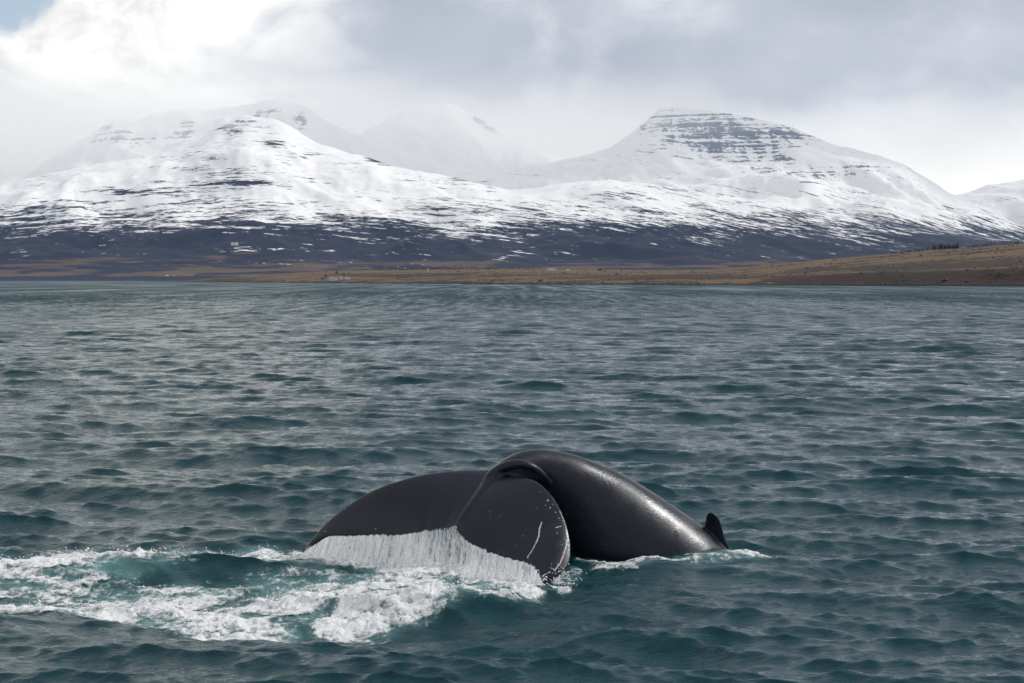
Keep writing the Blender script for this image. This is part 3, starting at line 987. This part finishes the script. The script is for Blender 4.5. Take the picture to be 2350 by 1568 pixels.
def build_foam():
    xs = np.arange(-10.5, 4.6, 0.022); ys = np.arange(20.4, 27.3, 0.026)
    X, Y = np.meshgrid(xs, ys)
    x = X.ravel(); y = Y.ravel()
    m = foam_field(x, y)
    f = m * 1.0 - 0.30 + 0.90 * fbm(x * 1.0, y * 1.9, 5, 101, 0.62) + 0.22 * fbm(x * 7, y * 9, 3, 107)
    f = np.where(m > 0.02, f, -1)
    P = sea_disp(x, y, np.full_like(x, 0.03)).astype(float)
    lump = 0.5 + 0.5 * fbm(x * 4.4, y * 4.4, 5, 113, 0.62, billow=True)
    fc = np.clip(f, 0, 0.8) ** 1.3
    P[:, 2] += np.where(f > 0, 0.012 + fc * (0.02 + 0.20 * lump * np.clip(m, 0, 1.2)), -0.05)
    P[:, 0] += np.where(f > 0, 0.05 * fc * pnoise(x * 5, y * 5, 5), 0)
    P[:, 1] -= np.where(f > 0, 0.10 * fc * lump, 0)
    keep = (f > -0.02).reshape(X.shape)
    F = grid_faces(len(ys), len(xs))
    kf = keep.ravel()[F].any(1)
    F = F[kf]
    used = np.unique(F)
    remap = np.full(len(x), -1); remap[used] = np.arange(len(used))
    me = mesh_np('foam', P[used], remap[F], True, {'thick': np.clip(f, 0, 1)[used]})
    mat = foam_material()
    add('foam', me, mat, kind='stuff', label='churned white foam spreading left of the flukes')
    # spray thrown up along the foam and under the falling sheet
    mw, nt = new_mat('spray')
    finish(nt, principled(nt, Base_Color=(0.84, 0.86, 0.87), Roughness=0.4))
    idx = np.where((f > 0.28) & (x < 0.9))[0]
    pick = rng.choice(idx, 2600, p=(f[idx] ** 2) / (f[idx] ** 2).sum())
    c = P[pick] + np.stack([rng.normal(0, 0.04, 2600), rng.normal(0, 0.04, 2600), np.abs(rng.normal(0, 0.05, 2600))], -1)
    s = rng.uniform(0, ELEN, 3200)
    e = edge_at(s)
    e[:, 2] = np.abs(rng.normal(0.02, 0.09, 3200)); o = rng.uniform(0.0, 0.5, 3200)
    e[:, 0] += -0.42 * o + rng.normal(0, 0.06, 3200); e[:, 1] += -0.9 * o
    # a few drops off the near tip
    q = np.repeat(at(1285, 1345, 24.0)[None], 260, 0) + rng.normal(0, 1, (260, 3)) * np.array([0.14, 0.15, 0.12])
    q[:, 2] = np.abs(q[:, 2])
    Call = np.vstack([c, e, q])
    R = np.exp(rng.normal(math.log(0.007), 0.45, len(Call)))
    octa('spray', Call, R, mw, 'fine white droplets over the foam')


build_foam()


# ------------------------------------------------------------------ mist lying on the summits
def build_mist():
    m = bpy.data.materials.new('summit_mist')
    m.use_nodes = True
    nt = NT(m.node_tree)
    P = nt.n('ShaderNodeNewGeometry').outputs['Position']
    xyz = nt.n('ShaderNodeSeparateXYZ'); nt.put(xyz.inputs[0], P)
    X, Y, Z = xyz.outputs
    n = nt.noise(nt.vmul(P, (0.00045, 0.0003, 0.0012)), 1.0, 4.0, 0.55, 0.4)
    zz = nt.m('MULTIPLY_ADD', nt.m('SUBTRACT', n, 0.5), 900.0, Z)
    d = nt.ss(zz, 520.0, 1250.0)
    d = nt.m('MULTIPLY', nt.m('MULTIPLY', d, nt.ss(zz, 1650.0, 1300.0)), nt.m('ADD', nt.ss(X, 2300.0, 900.0, 0.12, 1.0), nt.ss(X, -1900.0, -3100.0, 0.0, 1.1)))
    d = nt.m('MULTIPLY', d, nt.ss(Y, 12750.0, 13500.0, 1.0, 2.4))
    v = nt.n('ShaderNodeVolumePrincipled')
    v.inputs['Color'].default_value = (1.0, 0.99, 0.97, 1)
    v.inputs['Density Attribute'].default_value = ''
    nt.put(v.inputs['Density'], nt.m('MULTIPLY', d, 0.00026))
    out = nt.n('ShaderNodeOutputMaterial')
    nt.t.links.new(v.outputs[0], out.inputs['Volume'])
    x0, x1, y0, y1, z0, z1 = -8000.0, 5200.0, 9900.0, 18400.0, 260.0, 1800.0
    V = np.array([[x, y, z] for z in (z0, z1) for y in (y0, y1) for x in (x0, x1)])
    F = np.array([[0, 2, 3, 1], [4, 5, 7, 6], [0, 1, 5, 4], [2, 6, 7, 3], [0, 4, 6, 2], [1, 3, 7, 5]])
    add('summit_mist', mesh_np('summit_mist', V, F, False), m, kind='stuff', label='pale mist lying on the rear summits')


build_mist()

# ------------------------------------------------------------------ farms and trees on the far shore
def plain(name, a, b=None, scale=2.0, rough=0.8):
    m, nt = new_mat(name)
    tc = nt.n('ShaderNodeTexCoord').outputs['Object']
    n = nt.noise(tc, scale, 4.0, 0.6)
    finish(nt, principled(nt, Base_Color=nt.mix(n, a, b or a), Roughness=rough))
    return m


M_WHITE = plain('white_render', (0.52, 0.51, 0.49), (0.68, 0.67, 0.65))
M_RED = plain('red_roof', (0.09, 0.034, 0.03), (0.13, 0.05, 0.042))
M_GREY = plain('grey_roof', (0.20, 0.21, 0.22), (0.30, 0.31, 0.32))
M_DARK = plain('dark_roof', (0.03, 0.03, 0.035), (0.05, 0.05, 0.05))
M_GREEN = plain('dark_green_boards', (0.015, 0.035, 0.03), (0.025, 0.05, 0.04))
M_GLASS = plain('window_glass', (0.02, 0.025, 0.03), (0.03, 0.035, 0.04), 1.0, 0.2)
M_WOOD = plain('bark', (0.035, 0.026, 0.022), (0.06, 0.045, 0.035))
M_TWIG = plain('bare_twigs', (0.045, 0.030, 0.027), (0.075, 0.050, 0.042))
M_NEEDLE = plain('needles', (0.010, 0.018, 0.013), (0.022, 0.035, 0.022))


def box_mesh(name, x0, x1, y0, y1, z0, z1):
    V = np.array([[x, y, z] for z in (z0, z1) for y in (y0, y1) for x in (x0, x1)])
    F = np.array([[0, 2, 3, 1], [4, 5, 7, 6], [0, 1, 5, 4], [2, 6, 7, 3], [0, 4, 6, 2], [1, 3, 7, 5]])
    return mesh_np(name, V, F, False)


def gable_mesh(name, w, d, h, rh, along_x):
    if along_x:
        prof_ = [(-d / 2, -0.6), (-d / 2, h), (0, h + rh), (d / 2, h), (d / 2, -0.6)]
        V = [(x, y, z) for x in (-w / 2, w / 2) for y, z in prof_]
    else:
        prof_ = [(-w / 2, -0.6), (-w / 2, h), (0, h + rh), (w / 2, h), (w / 2, -0.6)]
        V = [(x, y, z) for y in (-d / 2, d / 2) for x, z in prof_]
    me = bpy.data.meshes.new(name)
    F = [(0, 1, 2, 3, 4), (9, 8, 7, 6, 5)] + [(i, (i + 1) % 5 + 0, (i + 1) % 5 + 5, i + 5) for i in range(5)]
    me.from_pydata(V, [], F); me.update()
    return me


def roof_mesh(name, w, d, h, rh, along_x, o=0.5, t=0.25):
    V = []
    if along_x:
        k = rh / (d / 2)
        p = [(-d / 2 - o, h - o * k + 0.03), (0, h + rh + 0.03), (d / 2 + o, h - o * k + 0.03)]
        p = p + [(y, z + t) for y, z in p[::-1]]
        V = [(x, y, z) for x in (-w / 2 - o, w / 2 + o) for y, z in p]
    else:
        k = rh / (w / 2)
        p = [(-w / 2 - o, h - o * k + 0.03), (0, h + rh + 0.03), (w / 2 + o, h - o * k + 0.03)]
        p = p + [(y, z + t) for y, z in p[::-1]]
        V = [(x, y, z) for y in (-d / 2 - o, d / 2 + o) for x, z in p]
    me = bpy.data.meshes.new(name)
    F = [tuple(range(6)), tuple(range(11, 5, -1))] + [(i, (i + 1) % 6, (i + 1) % 6 + 6, i + 6) for i in range(6)]
    me.from_pydata(V, [], F); me.update()
    return me


def house(name, label, base, w, d, h, rh, along_x, wall, roof, wins=4, rz=0.0, group=None, tower=None, cat='house', door=True):
    r = add(name, None, None, label=label, cat=cat, group=group)
    r.location = base; r.rotation_euler = (0, 0, rz); r.scale = (0.88, 0.88, 0.88)
    add('wall', gable_mesh('wall', w, d, h, rh, along_x), wall, r)
    ro = add('roof', roof_mesh('roof', w, d, h, rh, along_x), roof, r)
    if tower:
        tx, tw, th = tower
        add('tower', gable_mesh('tower', tw, tw, th, 0.01, False), wall, r).location = (tx, -d / 2 + tw / 2 - 0.1, 0)
        V = [(-tw / 2 - .2, -tw / 2 - .2, 0), (tw / 2 + .2, -tw / 2 - .2, 0), (tw / 2 + .2, tw / 2 + .2, 0), (-tw / 2 - .2, tw / 2 + .2, 0), (0, 0, tw * 2.1)]
        me = bpy.data.meshes.new('spire'); me.from_pydata(V, [], [(3, 2, 1, 0), (0, 1, 4), (1, 2, 4), (2, 3, 4), (3, 0, 4)]); me.update()
        add('spire', me, roof, r).location = (tx, -d / 2 + tw / 2 - 0.1, th + 0.02)
    if wins:
        me = box_mesh('window', -0.55, 0.55, -0.05, 0.05, -0.65, 0.65)
        for i in range(wins):
            x = (i + 0.5 + (0.5 if door else 0)) / (wins + (0.5 if door else 0)) * w - w / 2
            if abs(x) < w / 2 - 0.6:
                add('window', me, M_GLASS, r).location = (x, -d / 2 - 0.03, h * 0.58)
    if door:
        add('door', box_mesh('door', -0.5, 0.5, -0.05, 0.05, 0, 2.0), M_DARK, r).location = (-w / 2 + 1.2, -d / 2 - 0.03, 0.0)
    return r


def base_at(px, py, y0=1000, y1=4200):
    p = stand(HP, px, py, y0, y1)
    return tuple(p)


house('farmhouse', 'long white farmhouse with red roof at the back of the shore farm', base_at(766.5, 637), 15.5, 7.5, 3.2, 2.6, True, M_WHITE, M_RED, 5, 0.05)
house('farm_barn', 'low white farm shed nearest the water at the shore farm', base_at(765, 644.5), 13.5, 6.0, 2.4, 1.2, True, M_WHITE, M_GREY, 3, 0.0, cat='barn')
house('farm_cottage', 'white gabled cottage in the middle of the shore farm', base_at(783, 641), 7.5, 8.5, 3.2, 2.6, False, M_WHITE, M_RED, 2, 0.1)
house('farm_outbuilding', 'white gabled outbuilding at the right end of the shore farm', base_at(796.5, 641), 7.5, 7.0, 2.6, 2.3, False, M_WHITE, M_RED, 1, -0.15, cat='barn')
house('white_church', 'small white church with dark spire beside the row of trees', base_at(979.5, 622.5), 6.8, 7.0, 3.2, 2.4, True, M_WHITE, M_DARK, 2, 0.0, tower=(2.4, 2.2, 5.5), cat='church')
house('long_barn', 'pale grey-white barn standing alone on the flat field', base_at(1265, 622), 13.0, 8.0, 2.6, 1.2, True, M_WHITE, M_GREY, 2, 0.0, cat='barn')
house('field_hut', 'very low white hut right of the pale field barn', base_at(1303, 621.5), 7.0, 4.0, 1.2, 0.7, True, M_WHITE, M_GREY, 0, 0.0, cat='hut', door=False)
house('green_shed', 'dark green shed at the right end of the flat field', base_at(1377, 621), 6.5, 6.0, 2.2, 1.4, True, M_GREEN, M_DARK, 2, 0.0, cat='shed', door=False)
# two storage tanks on the mountain's lower slope
for k, (px, side) in enumerate(((535, 'left'), (543.5, 'right'))):
    p = stand(H1, px, 563.6, 5600, 9000)
    r = add('storage_tank', None, None, label='%s one of two white tanks low on the mountain slope' % side, cat='tank', group='tanks on the mountain slope')
    r.location = (p[0], p[1], p[2] - 1.0)
    V, F = [], []
    n = 20
    for z in (0, 13.0):
        V += [(7.2 * math.cos(2 * math.pi * i / n), 7.2 * math.sin(2 * math.pi * i / n), z) for i in range(n)]
    me = bpy.data.meshes.new('shell'); me.from_pydata(V, [], [(i, (i + 1) % n, (i + 1) % n + n, i + n) for i in range(n)]); me.update()
    add('shell', me, M_WHITE, r)
    V = [(7.4 * math.cos(2 * math.pi * i / n), 7.4 * math.sin(2 * math.pi * i / n), 13.0) for i in range(n)] + [(0, 0, 15.0)]
    me = bpy.data.meshes.new('roof'); me.from_pydata(V, [], [(i, (i + 1) % n, n) for i in range(n)]); me.update()
    add('roof', me, M_GREY, r)


def trunk_mesh(name, h, r0, limbs, seed):
    rn = random.Random(seed)
    V, F = [], []

    def limb(a, b, ra, rb, k=5):
        d = (b - a).normalized(); q = d.to_track_quat('Z', 'Y')
        o = len(V)
        for c, r in ((a, ra), (b, rb)):
            for i in range(k):
                V.append(tuple(c + q @ Vector((r * math.cos(6.2832 * i / k), r * math.sin(6.2832 * i / k), 0))))
        for i in range(k):
            F.append((o + i, o + (i + 1) % k, o + k + (i + 1) % k, o + k + i))
    top = Vector((0, 0, h))
    limb(Vector((0, 0, -0.5)), top, r0, r0 * 0.25)
    for i in range(limbs):
        z = h * rn.uniform(0.2, 0.85); an = rn.uniform(0, 6.283)
        b = Vector((math.cos(an), math.sin(an), rn.uniform(0.6, 1.3))) * h * rn.uniform(0.15, 0.32)
        limb(Vector((0, 0, z)), Vector((0, 0, z)) + b, r0 * 0.4, r0 * 0.1, 4)
    me = bpy.data.meshes.new(name); me.from_pydata(V, [], F); me.update()
    return me


def twig_crown(name, h, w, n, seed, leaf=0.5, cone=False):
    """loose volume of small slivers"""
    q = np.random.default_rng(seed)
    V, F = [], []
    for i in range(n):
        if cone:
            t = q.uniform(0, 1) ** 0.7
            z = h * (1 - t) * 0.92 + 0.08 * h
            rr = w * t * math.sqrt(q.uniform(0.05, 1)) * (0.8 + 0.3 * math.sin(z * 5))
        else:
            z = h * q.uniform(0.28, 1.0)
            rr = w * math.sqrt(q.uniform(0, 1)) * math.sin(min(1, max(0.05, (z / h - 0.18) / 0.82)) ** 0.8 * math.pi * 0.93 + 0.12)
        an = q.uniform(0, 6.283)
        c = np.array([rr * math.cos(an), rr * math.sin(an), z])
        a = q.normal(0, 1, 3); a[2] = abs(a[2]) * (0.3 if cone else 1.3); a /= np.linalg.norm(a)
        b = np.cross(a, q.normal(0, 1, 3)); b /= np.linalg.norm(b)
        l = leaf * q.uniform(0.6, 1.5); s_ = leaf * (0.45 if cone else 0.16)
        o = len(V)
        V += [tuple(c - a * l * .5), tuple(c + b * s_), tuple(c + a * l * .5), tuple(c - b * s_)]
        F.append((o, o + 1, o + 2, o + 3))
    me = bpy.data.meshes.new(name); me.from_pydata(V, [], F); me.update()
    return me


def tree(name, label, base, tm, cm, tmat, cmat, s, group=None):
    r = add(name, None, None, label=label, cat='tree', group=group)
    r.location = base; r.scale = (s, s, s); r.rotation_euler = (0, 0, random.uniform(0, 6.28))
    add('trunk', tm, tmat, r); add('crown', cm, cmat, r)
    return r


bt = trunk_mesh('trunk', 6.5, 0.2, 9, 4); bc = twig_crown('crown', 8.0, 2.6, 900, 5, 0.6)
tree('bare_tree', 'tallest bare tree behind the red-roofed farmhouse', base_at(773, 634), bt, bc, M_WOOD, M_TWIG, 1.15)
tree('bare_tree', 'bare tree at the left end of the shore farm', base_at(748, 640), bt, bc, M_WOOD, M_TWIG, 0.95)
tree('bare_tree', 'small bare tree behind the farm outbuildings', base_at(790, 634), bt, bc, M_WOOD, M_TWIG, 0.7)
tree('bare_tree', 'low spreading bare tree left of the low farm shed', base_at(741, 645), bt, bc, M_WOOD, M_TWIG, 0.75)
ct = trunk_mesh('trunk', 6.0, 0.16, 4, 9); cc = twig_crown('crown', 7.0, 1.9, 700, 12, 0.55, True)
for i in range(15):
    px = 2140 + i * 4.0 + random.uniform(-1.5, 1.5)
    tree('conifer', 'dark conifer in the clump on the crest of the right-hand hill', base_at(px, 400), ct, cc, M_WOOD, M_NEEDLE, random.uniform(0.75, 1.1), 'conifers on the hill crest')


def belt(name, label, spots, hmin, hmax, seed):
    q = np.random.default_rng(seed)
    V, F = [], []
    for (b, k) in spots:
        h = q.uniform(hmin, hmax) * k
        for i in range(46):
            z = h * q.uniform(0.0, 1.0); rr = 0.42 * h * math.sqrt(q.uniform(0, 1)) * (1.15 - 0.8 * z / h); an = q.uniform(0, 6.283)
            c = np.array(b) + [rr * math.cos(an), rr * math.sin(an), z]
            a = q.normal(0, 1, 3); a[2] = abs(a[2]) * 2; a /= np.linalg.norm(a)
            bb = np.cross(a, q.normal(0, 1, 3)); bb /= np.linalg.norm(bb)
            o = len(V); l = q.uniform(0.5, 1.2)
            V += [tuple(c - a * l * .5), tuple(c + bb * l * .14), tuple(c + a * l * .5), tuple(c - bb * l * .14)]
            F.append((o, o + 1, o + 2, o + 3))
    me = bpy.data.meshes.new(name); me.from_pydata(V, [], F); me.update()
    add(name, me, M_TWIG, kind='stuff', label=label)


def crest_spots(p0, p1, n, row, kfun):
    return [(base_at(px, row), kfun(px) * random.uniform(0.7, 1.2)) for px in (random.uniform(p0, p1) for _ in range(n))]


belt('hillside_birch_scrub', 'bare brown birch scrub along the right-hand hill crest', crest_spots(2040, 2140, 50, 400, lambda p: 0.45 + (p - 2040) / 300) + crest_spots(2185, 2520, 150, 400, lambda p: 0.8 + 0.35 * math.sin(p * 0.05)), 3.5, 5.5, 3)
belt('field_hedgerow', 'thin dark row of leafless trees along the flat field', crest_spots(822, 1000, 60, 400, lambda p: 0.5) + crest_spots(1000, 1130, 90, 400, lambda p: 0.75) + crest_spots(1130, 1300, 40, 400, lambda p: 0.4), 3.5, 5.5, 4)


# ------------------------------------------------------------------ cloud deck added above the view to shade the rear summits
def build_shade_deck():
    nx, ny = 90, 40
    xs = np.linspace(300, 9500, nx); ys = np.linspace(11000, 14400, ny)
    X, Y = np.meshgrid(xs, ys)
    e = np.minimum(np.minimum((X - 300) / 900, (9500 - X) / 900), np.minimum((Y - 11000) / 500, (14400 - Y) / 500))
    e = np.sqrt(np.clip(e, 0, 1))
    n = fbm(X / 1400, Y / 1400, 5, 200, 0.55, billow=True)
    top = 3050 + e * (330 + 260 * n)
    bot = 3050 - e * (90 + 90 * fbm(X / 1000, Y / 1000, 4, 210)) - 2
    V = np.vstack([np.stack([X, Y, top], -1).reshape(-1, 3), np.stack([X, Y, bot], -1).reshape(-1, 3)])
    f = grid_faces(ny, nx)
    F = np.vstack([f, f[:, ::-1] + nx * ny])
    m, nt = new_mat('cloud')
    d = nt.n('ShaderNodeBsdfDiffuse'); d.inputs[0].default_value = (0.9, 0.9, 0.9, 1)
    t = nt.n('ShaderNodeBsdfTranslucent'); t.inputs[0].default_value = (0.9, 0.9, 0.92, 1)
    x = nt.n('ShaderNodeMixShader'); x.inputs[0].default_value = 0.6
    nt.put(x.inputs[1], d.outputs[0]); nt.put(x.inputs[2], t.outputs[0])
    tp = nt.n('ShaderNodeBsdfTransparent')
    y = nt.n('ShaderNodeMixShader'); y.inputs[0].default_value = 0.42
    nt.put(y.inputs[1], tp.outputs[0]); nt.put(y.inputs[2], x.outputs[0])
    finish(nt, y.outputs[0])
    add('cloud', mesh_np('cloud', V, F, True), m, kind='stuff', label='unseen cloud deck added to shade the rear summits')


build_shade_deck()


# ------------------------------------------------------------------ shrubs and boulders that roughen the headland
def scatter(name, label, mat, n, px_rng, off, size, seed, flat=0.8, dens=None):
    q = np.random.default_rng(seed)
    px = q.uniform(px_rng[0], px_rng[1], n)
    y = SH(px) + off(q, px, n)
    u = XS(px)
    z = HP(u, y)
    keep = z > 0.15
    if dens is not None:
        keep &= q.uniform(0, 1, n) < dens(u * y, y)
    px, y, u, z = px[keep], y[keep], u[keep], z[keep]
    n = len(px)
    R = size[0] * np.exp(q.normal(0, size[1], n))
    d = np.array([[1, 0, 0], [0.3, 0.95, 0], [-0.8, 0.6, 0], [-0.8, -0.6, 0], [0.3, -0.95, 0], [0.5, 0.1, 0.8], [-0.4, 0.2, 0.95], [-0.1, -0.4, 0.85], [0, 0, -0.5]])
    V = np.stack([u * y, y, z], -1)[:, None, :] + d[None] * R[:, None, None] * np.array([1.25, 1.25, flat]) * q.uniform(0.7, 1.3, (n, 9, 1))
    f = np.array([[0, 1, 5], [1, 6, 5], [1, 2, 6], [2, 3, 6], [3, 7, 6], [3, 4, 7], [4, 0, 7], [0, 5, 7], [5, 6, 7]])
    F = (np.arange(n)[:, None, None] * 9 + f[None]).reshape(-1, 3)
    add(name, mesh_np(name, V.reshape(-1, 3), F, False), mat, kind='stuff', label=label)


M_ROCK = plain('shore_rock', (0.012, 0.012, 0.014), (0.05, 0.048, 0.046), 0.4)
M_SHRUB = plain('heather', (0.018, 0.014, 0.012), (0.055, 0.038, 0.028), 0.3)
scatter('shore_rocks', 'dark boulders along the water line of the headland', M_ROCK, 2600, (420, 2600), lambda q, px, n: q.normal(4, 5, n), (0.55, 0.45), 5)
scatter('heather_tufts', 'dark heather tufts dotted over the headland', M_SHRUB, 5200, (480, 2650), lambda q, px, n: q.uniform(1, 10, n) + q.uniform(0, 1, n) ** 1.5 * (CRD(px) - SH(px)), (0.8, 0.4), 6, 0.75,
        lambda x, y: sstep(-0.15, 0.35, fbm(x / 60.0, y / 110.0, 4, 77)))
